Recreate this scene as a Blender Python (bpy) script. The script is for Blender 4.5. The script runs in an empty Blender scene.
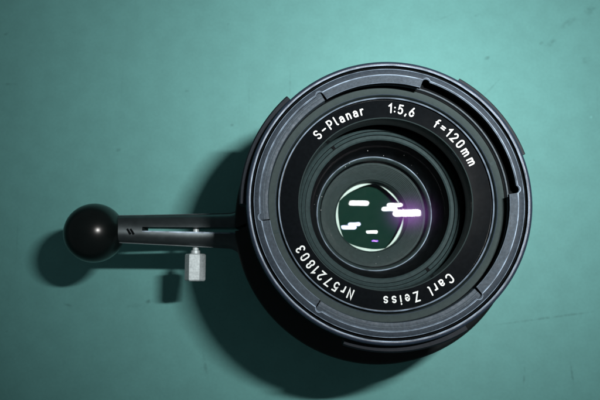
import bpy, bmesh, math, random
from mathutils import Vector, Matrix

S = bpy.context.scene
R = math.radians
MM = 0.001
TOP = 85.0                                   # height of the lens rim above the table, mm
random.seed(7)

# ------------------------------------------------------------------ camera
F_PX = 632.0                                 # focal length in pixels of the 600 x 400 photograph
PITCH = math.atan(80 / F_PX)
CAM = Vector((-24.27, -21.66, 255.03))        # mm
cam_d = bpy.data.cameras.new('camera')
cam = bpy.data.objects.new('camera', cam_d)
S.collection.objects.link(cam)
cam.location = CAM * MM
cam.rotation_euler = (PITCH, 0, 0)
cam_d.sensor_width = 36.0
cam_d.lens = 36.0 * F_PX / 600.0
cam_d.clip_start = 0.005
cam_d.clip_end = 20.0
cam_d.dof.use_dof = True
cam_d.dof.focus_distance = 0.182
cam_d.dof.aperture_fstop = 22.0
S.camera = cam

# ------------------------------------------------------------------ world (a dim room)
w = bpy.data.worlds.new('World'); S.world = w; w.use_nodes = True
bg = w.node_tree.nodes['Background']
bg.inputs[0].default_value = (0.72, 0.92, 0.95, 1)
bg.inputs[1].default_value = 0.07

# ------------------------------------------------------------------ the camera's flash: the one lamp of the photograph
def cam_pt(x, y, depth):                     # camera frame (right, up, forward) mm -> world mm
    c, s = math.cos(PITCH), math.sin(PITCH)
    return CAM + Vector((x, y * c + depth * s, y * s - depth * c))
def px(u, v, z=0.0):                         # photograph pixel -> world point at height z, mm
    d = cam_pt((u - 300) / F_PX, -(v - 200) / F_PX, 1.0) - CAM
    t = (z - CAM.z) / d.z
    return CAM + d * t
FLASH = Vector((44.7, 28.1, 286.0))
AIM = px(402, 92, 0)
fl_d = bpy.data.lights.new('flash', 'AREA')
fl_d.shape = 'RECTANGLE'; fl_d.size = 0.027; fl_d.size_y = 0.0044
fl_d.energy = 0.248
fl_d.spread = R(80)
fl_d.color = (1.0, 0.985, 0.96)
fl = bpy.data.objects.new('flash', fl_d)
S.collection.objects.link(fl)
fl.location = FLASH * MM
_z = (FLASH - AIM).normalized(); _y = _z.cross(Vector((1, 0, 0))).normalized(); _x = _y.cross(_z)
fl.rotation_euler = Matrix((_x, _y, _z)).transposed().to_euler()

# ------------------------------------------------------------------ render settings
S.view_settings.view_transform = 'Standard'
S.view_settings.look = 'None'
S.view_settings.exposure = 0.0
S.view_settings.gamma = 1.0
S.view_settings.use_curve_mapping = False
S.render.engine = 'CYCLES'
S.cycles.use_denoising = True
S.cycles.transparent_max_bounces = 32
S.cycles.max_bounces = 10
S.cycles.sample_clamp_indirect = 4.0

# ================================================================== materials
def nodes_of(name):
    m = bpy.data.materials.new(name); m.use_nodes = True
    return m, m.node_tree.nodes, m.node_tree.links
def setp(b, **kw):
    for k, v in kw.items():
        b.inputs[k.replace('_', ' ')].default_value = v
def surf(name, col, rough=0.5, metal=0.0, spec=0.5, var=0.15, scale=900, bump=0.0, bscale=3000, rvar=0.08):
    """painted / anodised surface: fine colour and gloss variation and a little relief"""
    m, n, l = nodes_of(name)
    b = n['Principled BSDF']
    setp(b, Metallic=metal, Specular_IOR_Level=spec)
    tc = n.new('ShaderNodeTexCoord')
    nz = n.new('ShaderNodeTexNoise'); nz.inputs['Scale'].default_value = scale; nz.inputs['Detail'].default_value = 6
    l.new(tc.outputs['Object'], nz.inputs['Vector'])
    mr = n.new('ShaderNodeMapRange'); mr.inputs[1].default_value = .3; mr.inputs[2].default_value = .7
    mr.inputs[3].default_value = 1 - var; mr.inputs[4].default_value = 1 + var
    l.new(nz.outputs['Fac'], mr.inputs[0])
    mx = n.new('ShaderNodeVectorMath'); mx.operation = 'SCALE'
    mx.inputs[0].default_value = col
    l.new(mr.outputs[0], mx.inputs['Scale']); l.new(mx.outputs[0], b.inputs['Base Color'])
    n2 = n.new('ShaderNodeTexNoise'); n2.inputs['Scale'].default_value = scale * .35; n2.inputs['Detail'].default_value = 4
    l.new(tc.outputs['Object'], n2.inputs['Vector'])
    r2 = n.new('ShaderNodeMapRange'); r2.inputs[1].default_value = .3; r2.inputs[2].default_value = .7
    r2.inputs[3].default_value = max(.02, rough - rvar); r2.inputs[4].default_value = rough + rvar
    l.new(n2.outputs['Fac'], r2.inputs[0]); l.new(r2.outputs[0], b.inputs['Roughness'])
    if bump:
        n3 = n.new('ShaderNodeTexNoise'); n3.inputs['Scale'].default_value = bscale; n3.inputs['Detail'].default_value = 3
        l.new(tc.outputs['Object'], n3.inputs['Vector'])
        bp = n.new('ShaderNodeBump'); bp.inputs['Strength'].default_value = bump; bp.inputs['Distance'].default_value = 0.0001
        l.new(n3.outputs['Fac'], bp.inputs['Height']); l.new(bp.outputs[0], b.inputs['Normal'])
    return m

M = {}
M['black'] = surf('black_matte', (.0028, .0038, .0046), .6, spec=.03)
M['anod'] = surf('black_anodised', (.009, .0125, .018), .5, spec=.12, bump=.15)
M['rim'] = surf('rim_metal', (.018, .028, .046), .38, metal=.1, spec=.25, bump=.2)
M['edge'] = surf('worn_edge', (.19, .25, .32), .42, metal=.3, spec=.3, var=.6, scale=260)
M['outer'] = surf('flange_outer', (.022, .031, .042), .45, spec=.12, var=.2, scale=1500, bump=.2, bscale=4000)
M['bayonet'] = surf('bayonet_steel', (.030, .043, .057), .50, metal=.1, spec=.14, var=.24, scale=1500, bump=.25, bscale=4000)
M['groove'] = surf('groove_metal', (.060, .080, .096), .5, spec=.15, var=.25, scale=1500)
M['olive'] = surf('olive_grey_ring', (.025, .038, .039), .55, spec=.05, var=.08, rvar=.02)
M['name'] = surf('name_ring_black', (.0030, .0040, .0050), .16, spec=.03, rvar=.01)
M['paint'] = surf('engraving_white', (.61, .65, .65), .6, spec=.1, var=.14, scale=3000)
M['grey'] = surf('grey_retaining_ring', (.024, .040, .042), .5, spec=.10, rvar=.02)
M['tube'] = surf('inner_tube_grey', (.026, .040, .042), .55, spec=.05, rvar=.02)
M['blade'] = surf('shutter_blade', (.62, .76, .73), .5, spec=.2, var=.05)
M['deep'] = surf('dim_table_green', (.006, .030, .022), .6, spec=.02, var=.05)  # dimness of the table seen through the lens, put into the colour
M['gloss'] = surf('handle_black_enamel', (.006, .008, .009), .42, spec=.25, var=.2, scale=400, rvar=.04)
M['lever'] = surf('lever_black_chrome', (.066, .082, .088), .33, metal=.8, spec=.5, var=.12, scale=500, rvar=.04)
M['ball'] = surf('ball_plastic', (.0035, .0055, .0055), .25, spec=.32, rvar=.04, scale=160)
M['steel'] = surf('screw_steel', (.46, .53, .55), .5, metal=.3, var=.2, scale=1600, bump=.18, bscale=5000)
M['dust'] = surf('dust', (.30, .32, .32), .9, spec=.1)

def glass(name, tint, refl, rough=.045):
    m, n, l = nodes_of(name)
    for x in list(n):
        if x.type == 'BSDF_PRINCIPLED': n.remove(x)
    t = n.new('ShaderNodeBsdfTransparent'); t.inputs[0].default_value = (.985, .99, .987, 1)
    g = n.new('ShaderNodeBsdfGlossy'); g.distribution = 'BECKMANN'; g.inputs[0].default_value = (*tint, 1); g.inputs['Roughness'].default_value = rough
    mx = n.new('ShaderNodeMixShader'); mx.inputs[0].default_value = refl
    l.new(t.outputs[0], mx.inputs[1]); l.new(g.outputs[0], mx.inputs[2])
    l.new(mx.outputs[0], n['Material Output'].inputs[0])
    return m
M['glass'] = glass('coated_glass', (.96, .97, 1.0), .007)
M['glass_violet'] = glass('coated_glass_violet', (.30, .12, 1.0), .0028)
M['glass_blue'] = glass('coated_glass_blue', (.55, .62, 1.0), .008)
M['flare_glow'] = glass('lens_flare_glow', (.55, .16, .85), .0008, .17)  # violet lens flare round the main glint, imitated by an extra rough cap
M['glass_strong'] = glass('coated_glass_front', (1.0, .93, 1.0), .012)

def table_material():
    m, n, l = nodes_of('green_table_paint')
    b = n['Principled BSDF']
    setp(b, Specular_IOR_Level=.2)
    tc = n.new('ShaderNodeTexCoord')
    def noise(scale, detail=4, vec=None):
        x = n.new('ShaderNodeTexNoise'); x.inputs['Scale'].default_value = scale; x.inputs['Detail'].default_value = detail
        l.new(vec or tc.outputs['Object'], x.inputs['Vector']); return x.outputs['Fac']
    def rng(src, a, b_, c, d):
        x = n.new('ShaderNodeMapRange'); x.interpolation_type = 'SMOOTHSTEP'
        for i, v in enumerate((a, b_, c, d)): x.inputs[i + 1].default_value = v
        l.new(src, x.inputs[0]); return x.outputs[0]
    def mul(a, b_):
        x = n.new('ShaderNodeMath'); x.operation = 'MULTIPLY'; l.new(a, x.inputs[0]); l.new(b_, x.inputs[1]); return x.outputs[0]
    f = rng(noise(14, 5), .3, .7, .975, 1.025)
    f = mul(f, rng(noise(130, 5), .3, .7, .965, 1.035))
    f = mul(f, rng(noise(900, 3), .3, .7, .972, 1.028))
    # fine hair scratches: two directions of stretched noise
    for ang, sc in ((1.45, (520, 9, 1)), (.2, (480, 7, 1)), (-.5, (420, 10, 1))):
        mp = n.new('ShaderNodeMapping'); mp.inputs['Rotation'].default_value = (0, 0, ang); mp.inputs['Scale'].default_value = sc
        l.new(tc.outputs['Object'], mp.inputs['Vector'])
        f = mul(f, rng(noise(1.0, 2, mp.outputs[0]), .73, .80, 1.0, .86))
    # small dirt specks
    f = mul(f, rng(noise(230, 2), .755, .80, 1.0, .82))
    # single smudges and scratches of the table: pixel x, y, half length, half width (px on the table), angle, strength
    for (u, v, a, c, ang, k) in ((487, 58, 4, 2.2, .7, .42), (551, 43, 8, 3.0, .7, .30), (541, 43, 3, 2, .4, .30), (568, 23, 12, 4, .6, .2),
                                 (590, 10, 9, 5, .8, .25), (586, 60, 6, 4, .2, .22), (477, 15, 3, 1.6, .6, .35), (445, 17, 10, 1.2, .4, .2),
                                 (290, 85, 1.2, 16, 0, .20), (249, 100, 1.0, 30, 0, .10), (6, 34, 3, 1.6, .4, .35), (10, 84, 8, 1.2, 0, .30),
                                 (547, 318, 55, 1.3, .13, .32), (491, 88, 16, 1.0, .8, .25), (150, 301, 5, 2.2, .3, .5), (135, 306, 9, 2.5, .1, .2),
                                 (232, 125, 2, 1.6, 0, .35), (118, 150, 3, 2, .3, .25), (187, 91, 3, 1.5, .2, .25), (205, 365, 2, 13, .2, .25),
                                 (524, 378, 1.3, 12, -.1, .3), (572, 374, 1.3, 12, .1, .3), (68, 305, 5, 1.5, -.3, .3), (591, 117, 1.5, 1.5, 0, -.5)):
        p = px(u, v) * MM
        mmpx = 1.0 / 2.47 * MM
        mp = n.new('ShaderNodeMapping'); mp.vector_type = 'TEXTURE'
        mp.inputs['Location'].default_value = p
        mp.inputs['Rotation'].default_value = (0, 0, ang)
        mp.inputs['Scale'].default_value = (a * mmpx * 1.4, c * mmpx * 1.4, 1)
        l.new(tc.outputs['Object'], mp.inputs['Vector'])
        ln = n.new('ShaderNodeVectorMath'); ln.operation = 'LENGTH'; l.new(mp.outputs[0], ln.inputs[0])
        soft = rng(ln.outputs['Value'], .1, 1.0, 1.0, 0.0)
        msk = mul(soft, rng(noise(420, 3), .35, .62, .25, 1.0))
        f = mul(f, rng(msk, 0.0, 1.0, 1.0, 1.0 - k * .75))
    sc = n.new('ShaderNodeVectorMath'); sc.operation = 'SCALE'; sc.inputs[0].default_value = (.131, .348, .336)
    l.new(f, sc.inputs['Scale']); l.new(sc.outputs[0], b.inputs['Base Color'])
    l.new(rng(noise(60, 4), .3, .7, .50, .62), b.inputs['Roughness'])
    bp = n.new('ShaderNodeBump'); bp.inputs['Strength'].default_value = .05; bp.inputs['Distance'].default_value = .0002
    l.new(noise(1800, 3), bp.inputs['Height']); l.new(bp.outputs[0], b.inputs['Normal'])
    return m
M['table'] = table_material()

# ================================================================== mesh helpers (all sizes in mm)
def link(name, verts, faces, mats, parent=None, fm=None, sharp=32, smooth=True, scale=MM):
    me = bpy.data.meshes.new(name)
    me.from_pydata([(x * scale, y * scale, z * scale) for x, y, z in verts], [], faces)
    if not isinstance(mats, (list, tuple)): mats = [mats]
    for m in mats: me.materials.append(M[m])
    if fm: me.polygons.foreach_set('material_index', fm)
    bm = bmesh.new(); bm.from_mesh(me)
    bmesh.ops.recalc_face_normals(bm, faces=bm.faces)
    bm.to_mesh(me); bm.free()
    if smooth:
        me.shade_smooth(); me.set_sharp_from_angle(angle=R(sharp))
    me.update()
    o = bpy.data.objects.new(name, me)
    S.collection.objects.link(o)
    if parent: o.parent = parent
    return o

def lathe(name, prof, mats, parent, a0=0, a1=360, seg=288, closed=True, cx=0, cy=0):
    """profile of (r, z[, material index of the span that starts here]) turned about the vertical axis"""
    full = abs(a1 - a0) >= 359.99
    ns = seg if full else max(4, int(seg * (a1 - a0) / 360))
    na = ns if full else ns + 1
    k = len(prof); V = []; Fc = []; fm = []
    for i in range(na):
        a = R(a0 + (a1 - a0) * i / ns)
        for p in prof:
            e = 1 if p[0] > 43 else 0        # an eccentric centre moves the outer wall only
            V.append((e * cx + p[0] * math.cos(a), e * cy + p[0] * math.sin(a), p[1]))
    spans = k if closed else k - 1
    for i in range(ns):
        j = (i + 1) % na
        for q in range(spans):
            q2 = (q + 1) % k
            Fc.append((i * k + q, j * k + q, j * k + q2, i * k + q2)); fm.append(prof[q][2] if len(prof[q]) > 2 else 0)
    if not full and closed:
        Fc.append(tuple(range(k))); fm.append(0)
        Fc.append(tuple((na - 1) * k + q for q in reversed(range(k)))); fm.append(0)
    return link(name, V, Fc, mats, parent, fm)

def thing(name, label, cat, loc=(0, 0, 0)):
    o = bpy.data.objects.new(name, None); S.collection.objects.link(o)
    o.location = Vector(loc) * MM; o.empty_display_size = .01
    o['label'] = label; o['category'] = cat
    return o

def box(name, c, size, mat, parent, rz=0, bev=.1):
    bm = bmesh.new()
    bmesh.ops.create_cube(bm, size=1)
    bmesh.ops.scale(bm, vec=size, verts=bm.verts)
    if bev: bmesh.ops.bevel(bm, geom=bm.edges[:], offset=bev, segments=2, affect='EDGES')
    bmesh.ops.rotate(bm, matrix=Matrix.Rotation(rz, 3, 'Z'), verts=bm.verts)
    bmesh.ops.translate(bm, vec=c, verts=bm.verts)
    V = [tuple(v.co) for v in bm.verts]; Fc = [tuple(v.index for v in f.verts) for f in bm.faces]
    bm.free()
    return link(name, V, Fc, mat, parent)

# ================================================================== the table
T = 900.0
tb = link('table_top', [(-T, -T, 0), (T, -T, 0), (T, T, 0), (-T, T, 0), (-T, -T, -25), (T, -T, -25), (T, T, -25), (-T, T, -25)],
          [(0, 1, 2, 3), (7, 6, 5, 4), (0, 4, 5, 1), (1, 5, 6, 2), (2, 6, 7, 3), (3, 7, 4, 0)], 'table', smooth=False)
tb['kind'] = 'structure'

# ================================================================== the lens
lens = thing('camera_lens', 'black macro lens standing face up on the green table, white lettering round its glass', 'lens')

# outer body, hidden mostly under the rim
lathe('barrel', [(31, 0), (34, 0), (34.5, .5), (34.5, 11), (37, 13), (37, 28), (39.5, 30.5), (39.5, 51), (38.4, 52.5),
                 (38.4, 79.4), (33.1, 79.4), (33.1, 60), (27, 60), (27, 30), (31, 30)], 'black', lens)
# grip ring with three lobes below the rim
lathe('grip_ring', [(38.3, 74.0), (39.3, 74.0), (39.6, 74.4), (39.6, 80.4), (39.3, 80.8), (38.3, 80.8)], 'anod', lens)
for a0, a1 in ((19, 59), (133, 181), (252, 301)):
    lathe('grip_lobe', [(39.2, 73.2), (40.6, 73.2), (41.2, 73.8), (41.2, 80.7), (40.7, 81.5), (39.2, 81.5)], 'anod', lens, a0, a1)
# the rim
lathe('front_rim', [(37.3, 79.2), (39.0, 79.2), (39.0, 83.9), (38.9, 84.5), (38.6, 84.85), (38.25, 85.0), (37.9, 84.95, 1), (37.68, 84.8, 2), (37.6, 84.5, 2),
                    (37.5, 83.7, 2), (37.3, 83.7, 2)], ['rim', 'edge', 'black'], lens)

# bayonet flange: flat ring whose inner edge is cut back in three slots with rounded ends
SLOTS = ((3, 73.5), (121, 189.5), (235, 314))
def rin(a):
    for st, e in SLOTS:
        if st <= a <= e:
            x = min(a - st, e - a)
            x = R(x) * 34.55 - 1.05                       # mm from the centre of the round notch that ends the slot
            if x <= 0: return 34.55 + math.sqrt(max(0, 1.1025 - x * x))
            return max(35.0, 34.55 + math.sqrt(max(0, 1.1025 - x * x)))
    return 32.85
NA = 1440
rows = []
def flange():
    V = []; Fc = []; fm = []
    for i in range(NA):
        a = 360 * i / NA; r0 = rin(a); c, s = math.cos(R(a)), math.sin(R(a))
        pr = [(r0, 82.9), (r0, 84.3), (r0 + .10, 84.42), (max(34.95, r0 + .2), 84.42), (max(35.10, r0 + .3), 84.62), (max(35.22, r0 + .4), 84.62), (36.7, 84.55), (36.85, 84.5), (37.05, 83.6), (37.32, 82.9)]
        for r, z in pr: V.append((r * c, r * s, z))
    k = 10; ms = [2, 1, 0, 1, 1, 3, 1, 2, 2, 2]
    for i in range(NA):
        j = (i + 1) % NA
        for q in range(k):
            q2 = (q + 1) % k
            Fc.append((i * k + q, j * k + q, j * k + q2, i * k + q2)); fm.append(ms[q])
    return link('bayonet_flange', V, Fc, ['bayonet', 'edge', 'black', 'outer'], lens, fm)
flange()

# floor of the bayonet groove, seen through the slots
lathe('bayonet_floor', [(33.62, 79.3), (33.62, 80.0), (33.7, 80.15), (34.0, 80.15), (34.08, 80.0), (34.08, 79.3)], ['groove'], lens)

for a0, a1 in ((121.6, 188.9), (235.6, 313.4)):
    lathe('slot_floor', [(33.0, 81.0), (33.0, 83.1), (33.1, 83.25, 1), (33.2, 83.3), (34.1, 83.3, 1), (34.2, 83.5, 1), (34.35, 83.5), (36.3, 83.5), (36.3, 81.0)], ['bayonet', 'groove'], lens, a0, a1)

# flat olive-grey ring with two spanner studs
lathe('filter_seat_ring', [(30.9, 75), (33.6, 75), (33.6, 78.8), (33.5, 79.0, 1), (33.35, 79.08), (31.25, 78.9, 1), (31.1, 78.8), (30.9, 78.2)], ['olive', 'rim'], lens)
for a in (20, 195):
    box('spanner_stud', (32.3 * math.cos(R(a)), 32.3 * math.sin(R(a)), 78.95), (2.2, 1.0, .36), 'tube', lens, R(a))

# name ring
ZF = 77.6
nr = lathe('name_ring', [(24.5, 70), (30.6, 70), (30.6, 77.9), (30.5, 78.5, 1), (30.3, 78.75, 1), (30.05, 78.5), (29.95, ZF, 0), (24.75, ZF, 2), (24.5, ZF - .2)],
           ['name', 'edge', 'olive'], lens)
lathe('inner_barrel', [(26.2, 60), (26.6, 60), (26.6, 72), (24.55, 72), (24.55, 70.5), (25.6, 68), (25.9, 62)], 'black', lens)
rr = lathe('retaining_ring', [(26.2, 58), (26.2, 62.6, 1), (25.5, 63.6), (24.3, 64.6), (23.9, 64.7, 1), (23.75, 64.2), (23.0, 64.5), (22.75, 64.3, 1), (22.6, 63.9), (21.6, 64.1), (21.2, 63.7, 1), (21.1, 58)],
           ['grey', 'black'], lens)
for a in (127, 307):
    box('spanner_slot', (23.3 * math.cos(R(a)), 23.3 * math.sin(R(a)), 64.35), (1.5, 1.0, .5), 'black', rr, R(a))
lathe('baffle_cone', [(21.2, 63.0), (18.9, 49.6), (18.9, 48.5), (22.6, 48.5), (22.6, 63.0)], 'black', lens)
lathe('element_ring', [(19.0, 46), (19.0, 49.2), (18.8, 49.5, 1), (18.55, 49.55), (18.2, 49.4), (17.7, 48.6, 2), (17.3, 45.8), (17.3, 45)], ['tube', 'edge', 'black'], lens)
# grooved tube that narrows to the shutter
pr = [(17.4, 46.0)]
NG = 11
for i in range(NG):
    r0 = 16.9 - (16.9 - 12.5) * i / NG; z0 = 46.0 - 5.2 * i / NG
    r1 = 16.9 - (16.9 - 12.5) * (i + 1) / NG; z1 = 46.0 - 5.2 * (i + 1) / NG
    pr += [(r0, z0), (r1 + .03, z0 - .05)]
pr += [(12.4, 40.7), (12.0, 40.2), (12.0, 36.7), (13.6, 36.7), (13.6, 39.6), (19.0, 39.6), (19.0, 45.9)]
lathe('grooved_tube', pr, 'tube', lens)

# five shutter blades round a pentagonal opening
def blade():
    n = 18; V = []; Fc = []
    Rv, Rm = 12.0, 10.9
    for i in range(n + 1):
        t = -36 + 72 * i / n
        ri = Rm + (Rv - Rm) * (abs(t) / 36) ** 1.7
        c, s = math.cos(R(t)), math.sin(R(t))
        for r, z in ((ri, 36.3), (ri, 36.5), (13.2, 36.5), (13.2, 36.3)): V.append((r * c, r * s, z))
    for i in range(n):
        for q in range(4):
            Fc.append((i * 4 + q, i * 4 + 4 + q, i * 4 + 4 + (q + 1) % 4, i * 4 + (q + 1) % 4))
    Fc += [(0, 1, 2, 3), tuple(n * 4 + q for q in (3, 2, 1, 0))]
    return link('shutter_blade', V, Fc, 'blade', lens)
b0 = blade()
for k in range(5):
    o = b0 if k == 0 else b0.copy()
    if k: S.collection.objects.link(o)
    o.rotation_euler = (0, 0, R(-28 + 72 * k))
    o.location.z = (k % 2) * .00002
lathe('dim_table_disc', [(0.01, 30), (14, 30), (14, 36.1), (13.3, 36.1), (13.0, 32), (0.01, 31.2)], 'deep', lens)  # added disc, coloured as the dim table behind the opening

# glass elements: spherical caps that mirror the flash, the last one added for the flare glow.  (pixel of the glint, height of the surface, radius of curvature, cap radius, coating)
def cap(name, C, rad, rc, mat, par):
    V = []; Fc = []; nr_, ns = 26, 96
    f = lambda x, y: C.z + math.sqrt(rad * rad - (x - C.x) ** 2 - (y - C.y) ** 2)
    V.append((0, 0, f(0, 0)))
    for i in range(1, nr_ + 1):
        r = rc * i / nr_
        for j in range(ns):
            a = 2 * math.pi * j / ns; x, y = r * math.cos(a), r * math.sin(a); V.append((x, y, f(x, y)))
    for j in range(ns): Fc.append((0, 1 + j, 1 + (j + 1) % ns))
    for i in range(nr_ - 1):
        for j in range(ns):
            a, b = 1 + i * ns + j, 1 + i * ns + (j + 1) % ns
            Fc.append((a, a + ns, b + ns, b))
    return link(name, V, Fc, mat, par, sharp=80)
for (u, v, z, rad, rc, mat) in ((407, 213, 60.5, 340, 20.6, 'glass_strong'), (359, 203, 50.6, 190, 18.3, 'glass'), (395, 205, 49.2, 125, 17.2, 'glass'),
                                (389.5, 209, 47.9, 128, 16.8, 'glass'), (354.5, 224.2, 46.6, 92, 16.2, 'glass_blue'), (349, 227.4, 45.3, 128, 15.2, 'glass_blue'),
                                (372, 232, 44.0, 84, 14.2, 'glass'), (375, 241, 42.6, 40, 13.4, 'glass_violet'), (409, 214, 59.6, 300, 20.4, 'flare_glow')):
    P = px(u, v, z)
    nrm = ((CAM - P).normalized() + (FLASH - P).normalized()).normalized()
    cap('glass_element', P - nrm * rad, rad, rc, mat, lens)

# ------------------------------------------------------------------ engraved lettering: a single-stroke alphabet
def arc(cx, cy, rx, ry, a0, a1, n=14):
    return [(cx + rx * math.cos(R(a0 + (a1 - a0) * i / n)), cy + ry * math.sin(R(a0 + (a1 - a0) * i / n))) for i in range(n + 1)]
X = .66
G = {   # width, strokes
 'S': (.56, [arc(.28, .76, .26, .24, 25, 270, 12) + arc(.28, .26, .28, .26, 90, -155, 12)[1:]]),
 '-': (.50, [[(.02, .46), (.48, .46)]]),
 'P': (.54, [[(.02, 0), (.02, 1), (.27, 1)] + arc(.27, .72, .27, .28, 90, -90, 10)[1:] + [(.08, .44)]]),
 'l': (.20, [[(.04, 1), (.04, .14)] + arc(.16, .13, .12, .13, 180, 270, 5)]),
 'a': (.46, [[(.44, 0), (.44, .42)] + arc(.22, .42, .22, .24, 0, 150, 8)[1:], [(.40, .38), (.2, .38)] + arc(.19, .19, .19, .19, 90, 270, 10)[1:] + [(.28, .01), (.40, .10)]]),
 'n': (.44, [[(.02, 0), (.02, X)], [(.06, .48)] + arc(.23, .44, .21, .22, 130, 0, 8) + [(.44, 0)]]),
 'r': (.32, [[(.02, 0), (.02, X)], [(.06, .46)] + arc(.24, .42, .19, .24, 140, 65, 6)]),
 '1': (.30, [[(.0, .78), (.26, 1), (.26, 0)]]),
 ':': (.10, [[(.05, .14), (.05, .17)], [(.05, .62), (.05, .65)]]),
 '5': (.52, [[(.50, 1), (.10, 1), (.05, .56)] + arc(.24, .33, .27, .33, 115, -140, 14)]),
 ',': (.10, [[(.08, .06), (.0, -.16)]]),
 '6': (.54, [[(.40, 1), (.12, .56), (.04, .38)], arc(.27, .29, .25, .29, 0, 355, 24)]),
 'f': (.36, [[(.12, 0), (.12, .78)] + arc(.32, .78, .20, .22, 180, 85, 7)[1:], [(.0, .60), (.07, .60)], [(.17, .60), (.34, .60)]]),
 '=': (.50, [[(.02, .34), (.48, .34)], [(.02, .60), (.48, .60)]]),
 '2': (.54, [arc(.27, .73, .25, .27, 165, -30, 12) + [(.02, 0), (.54, 0)]]),
 '0': (.54, [arc(.27, .72, .25, .28, 0, 180, 12) + arc(.27, .28, .25, .28, 180, 360, 12) + [(.52, .66)]]),
 'm': (.76, [[(.02, 0), (.02, X)], [(.06, .50)] + arc(.20, .46, .18, .20, 130, 0, 7) + [(.38, 0)], [(.43, .50)] + arc(.57, .46, .18, .20, 130, 0, 7) + [(.75, 0)]]),
 'C': (.58, [arc(.32, .70, .30, .30, 25, 180, 10) + arc(.32, .30, .30, .30, 180, 335, 10)]),
 'Z': (.56, [[(.02, 1), (.54, 1), (.02, 0), (.56, 0)]]),
 'e': (.48, [[(.07, .34), (.45, .34)] + arc(.24, .38, .22, .28, 0, 180, 10) + arc(.24, .29, .22, .29, 180, 320, 8)]),
 'i': (.12, [[(.05, 0), (.05, X)], [(.05, .89), (.05, .94)]]),
 's': (.44, [arc(.22, .50, .19, .16, 25, 270, 9) + arc(.22, .17, .21, .17, 90, -155, 9)[1:]]),
 'N': (.58, [[(.02, 0), (.02, 1), (.54, 0), (.54, 1)]]),
 '7': (.52, [[(.0, 1), (.52, 1), (.18, 0)]]),
 '8': (.54, [arc(.27, .75, .22, .25, -90, 270, 18), arc(.27, .26, .26, .27, 90, 450, 20)]),
 '3': (.52, [arc(.24, .75, .23, .24, 160, -90, 11), arc(.24, .26, .27, .26, 90, -155, 13)]),
 ' ': (.30, []),
}
def ribbon(pts, wd, z, V, Fc):
    """flat stroke of width wd with round ends"""
    P = [Vector(p) for p in pts]
    q = [P[0]]
    for p in P[1:]:
        if (p - q[-1]).length > 1e-2: q.append(p)
    P = q; n = len(P); h = wd / 2
    L = []; Rr = []
    for i in range(n):
        d0 = (P[i] - P[i - 1]).normalized() if i else (P[1] - P[0]).normalized()
        d1 = (P[i + 1] - P[i]).normalized() if i < n - 1 else d0
        t = d0 + d1
        t = t.normalized() if t.length > .2 else d1
        m = Vector((-t.y, t.x)); c = max(.42, m.dot(Vector((-d1.y, d1.x))))
        L.append(P[i] + m * h / c); Rr.append(P[i] - m * h / c)
    base = len(V)
    for a, b in zip(L, Rr): V.append((a.x, a.y, z)); V.append((b.x, b.y, z))
    for i in range(n - 1): Fc.append((base + 2 * i, base + 2 * i + 1, base + 2 * i + 3, base + 2 * i + 2))
    for (pp, a, sgn) in ((P[0], L[0], 1), (P[-1], Rr[-1], 1)):
        v0 = a - pp; st = len(V); K = 6
        for j in range(K + 1):
            an = math.pi * j / K; c, s = math.cos(an), math.sin(an)
            V.append((pp.x + v0.x * c - v0.y * s, pp.y + v0.x * s + v0.y * c, z))
        Fc.append(tuple(range(st, st + K + 1)))
def engrave(word, a_first, a_last, rmid=27.5, H=2.45, stroke=.168, gap=.30, zf=77.6):
    adv = []; x = 0
    for ch in word:
        wd_ = G[ch][0]; adv.append(x + wd_ / 2); x += wd_ + gap
    V = []; Fc = []
    for ch, xc in zip(word, adv):
        t = (xc - adv[0]) / (adv[-1] - adv[0])
        a = R(a_first + (a_last - a_first) * t)
        ex, ey = Vector((math.sin(a), -math.cos(a))), Vector((math.cos(a), math.sin(a)))   # reading direction, up = outward
        wd_, strokes = G[ch]
        for q, st in enumerate(strokes):
            g = []
            for sx, sy in st:
                p = ey * rmid + ex * ((sx - wd_ / 2) * H * .92) + ey * ((sy - .5) * H)
                g.append((p.x, p.y))
            ribbon(g, stroke * H, zf + .03 + .012 * q, V, Fc)
    o = link('lettering', V, Fc, 'paint', nr, smooth=False)
    for pl in o.data.polygons:
        pass
    return o
for word, a0, a1, lab in (('S-Planar', 134.4, 103.7, 'white engraved lens type name'), ('1:5,6', 86.4, 73.1, 'white engraved aperture ratio figures'),
                          ('f=120mm', 56.6, 25.8, 'white engraved focal length'), ('Carl Zeiss', -50.5, -91, 'white engraved maker name'),
                          ('Nr5721803', 248, 208.5, 'white engraved serial number')):
    o = engrave(word, a0, a1)
    o['label'] = lab
    bm = bmesh.new(); bm.from_mesh(o.data)
    for f in bm.faces:
        if f.normal.z < 0: f.normal_flip()
    bm.to_mesh(o.data); bm.free()

# ================================================================== the focusing handle clamped round the barrel
hd = thing('focusing_handle', 'black clamp ring round the lens with slotted lever, ball knob and silver screw', 'lens handle')
LY = -5.0                                    # the lever's centre line
g = math.degrees(math.asin(.55 / 43)); ga = 180 + math.degrees(math.asin(2.8 / 44))
ZL = 41.0
def zl(x): return 38.2 + 8.3 * max(0, min(1, (-x - 42) / 44)) ** 1.25
lathe('clamp_ring', [(39.4, 37), (45.6, 37), (46.3, 37.7), (46.3, 48.3), (45.8, 49.1), (45.1, 49.5), (39.4, 49.5)], 'gloss', hd, ga + g - 360, ga - g, cx=.6, cy=-2.2)

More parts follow.
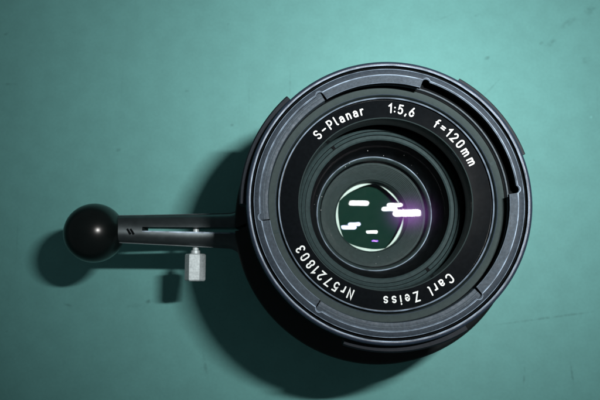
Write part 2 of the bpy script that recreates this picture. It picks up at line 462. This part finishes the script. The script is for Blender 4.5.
def half_w(x):                               # half width of the lever at distance -x from the lens axis
    x = -x
    t = (x - 45) / (85 - 45)
    wv = 6.3 - (6.3 - 4.55) * max(0, min(1, t)) ** .9
    if x < 48.5: wv += 3.4 * ((48.5 - x) / 5.5) ** 2
    return wv
def half_h(x): return 4.6 - .6 * max(0, min(1, (-x - 45) / 40))
def section(x, lo, hi, n=16, p=2.2):
    """closed cross-section of the lever between y=lo and y=hi (mm from its centre line), a soft squircle"""
    wv, hv = half_w(x), half_h(x)
    lo, hi = max(lo, -wv + .0), min(hi, wv)
    ys = [lo + (hi - lo) * .5 * (1 - math.cos(math.pi * i / n)) for i in range(n + 1)]
    top = [(x, LY + y, zl(x) - .16 * y + hv * max(.12, 1 - abs(y / wv) ** p) ** (1 / p)) for y in ys]
    bot = [(x, LY + y, zl(x) - .16 * y - hv * max(.12, 1 - abs(y / wv) ** p) ** (1 / p)) for y in reversed(ys)]
    return top + bot
def loft(name, secs, mat, parent, trim=()):
    k = len(secs[0]); V = [p for s in secs for p in s]; Fc = []
    for i in range(len(secs) - 1):
        for q in range(k): Fc.append((i * k + q, i * k + (q + 1) % k, (i + 1) * k + (q + 1) % k, (i + 1) * k + q))
    fm = [1 if q in trim else 0 for i in range(len(secs) - 1) for q in range(k)] + [0, 0]
    Fc += [tuple(range(k)), tuple((len(secs) - 1) * k + q for q in reversed(range(k)))]
    return link(name, V, Fc, [mat, 'edge'], parent, fm, sharp=50)
XS = -76.0                                   # blind end of the slot
def slot(x): return .75 - .25 * max(0, min(1, (-x - 45) / 30)) + .15
xs = [-42.6 - (76.0 - 42.6) * i / 30 for i in range(31)]
loft('lever_prong', [section(x, slot(x), 99) for x in xs], 'lever', hd)
loft('lever_prong', [section(x, -99, -slot(x)) for x in xs], 'lever', hd, (13, 14, 15))
stem = loft('lever_stem', [section(XS + .0 - (87 - 76.0) * i / 8, -99, 99, 32) for i in range(9)], 'lever', hd)

# ball knob with a small flat collar
bc = px(94.5, 233, 46.0)
prof = [(9.78 * math.sin(R(t)), 9.78 * math.cos(R(t))) for t in [180 * i / 48 for i in range(49)]]
V = []; Fc = []
for i in range(64):
    a = 2 * math.pi * i / 64
    for r, z in prof: V.append((bc.x + z, bc.y + r * math.cos(a), bc.z + r * math.sin(a)))
k = 49
for i in range(64):
    j = (i + 1) % 64
    for q in range(k - 1): Fc.append((i * k + q, j * k + q, j * k + q + 1, i * k + q + 1))
ball = link('ball_knob', V, Fc, 'ball', hd)
bm = bmesh.new(); bm.from_mesh(ball.data); bmesh.ops.remove_doubles(bm, verts=bm.verts, dist=1e-6); bm.to_mesh(ball.data); bm.free(); ball.data.shade_smooth()

# clamp screw: its axis lies across the lever
sx = px(195.2, 266, ZL).x
def ylathe(name, prof, mats, parent, seg=48, knurl=0, rot=0):
    V = []; Fc = []; k = len(prof)
    for i in range(seg):
        a = 2 * math.pi * i / seg + rot
        kk = (1 - knurl * (i % 2))
        for r, y in prof: V.append((sx + r * kk * math.cos(a), y, ZL + r * kk * math.sin(a)))
    for i in range(seg):
        j = (i + 1) % seg
        for q in range(k - 1): Fc.append((i * k + q, j * k + q, j * k + q + 1, i * k + q + 1))
    return link(name, V, Fc, mats, parent, sharp=25)
y0 = px(195, 254.0, ZL).y; y1 = px(195, 281.0, ZL).y
scr = ylathe('clamp_screw', [(0.01, y0), (3.1, y0), (3.45, y0 - .35), (3.45, y1 + .4), (3.1, y1), (0.01, y1)], 'steel', hd, 6, 0, R(56))
ylathe('screw_shaft', [(0.01, LY + 1.6), (1.0, LY + 1.6), (1.0, y0 + 1.3), (1.55, y0 + 1.1), (1.55, y0 + .1), (.01, y0 + .1)], 'steel', scr, 32)

# two short slanting marks cut into the lever beside the ball
for du in (0.0, 3.1):
    p = px(129.3 + du, 231.6, 49.0)
    box('engraved_mark', (p.x, p.y, zl(p.x) + half_h(p.x) - .16 * (p.y - LY) - .04), (.55, 2.1, .9), 'black', stem, R(34), .05)

# dust on the front glass and inside the lens
V = []; Fc = []
for i in range(26):
    a = random.uniform(0, 6.283); r = random.uniform(14, 20); z = 61.4 - (20.6 - r) * .02
    x, y, q = r * math.cos(a), r * math.sin(a), random.choice((.05, .06, .07, .10, .13))
    n0 = len(V)
    for k in range(5):
        an = 6.283 * k / 5 + i
        V.append((x + q * random.uniform(.6, 1.2) * math.cos(an), y + q * random.uniform(.6, 1.2) * math.sin(an), z))
    V.append((x, y, z + .05))
    for k in range(5): Fc.append((n0 + k, n0 + (k + 1) % 5, n0 + 5))
du = link('dust', V, Fc, 'dust', lens, smooth=False); du['kind'] = 'stuff'
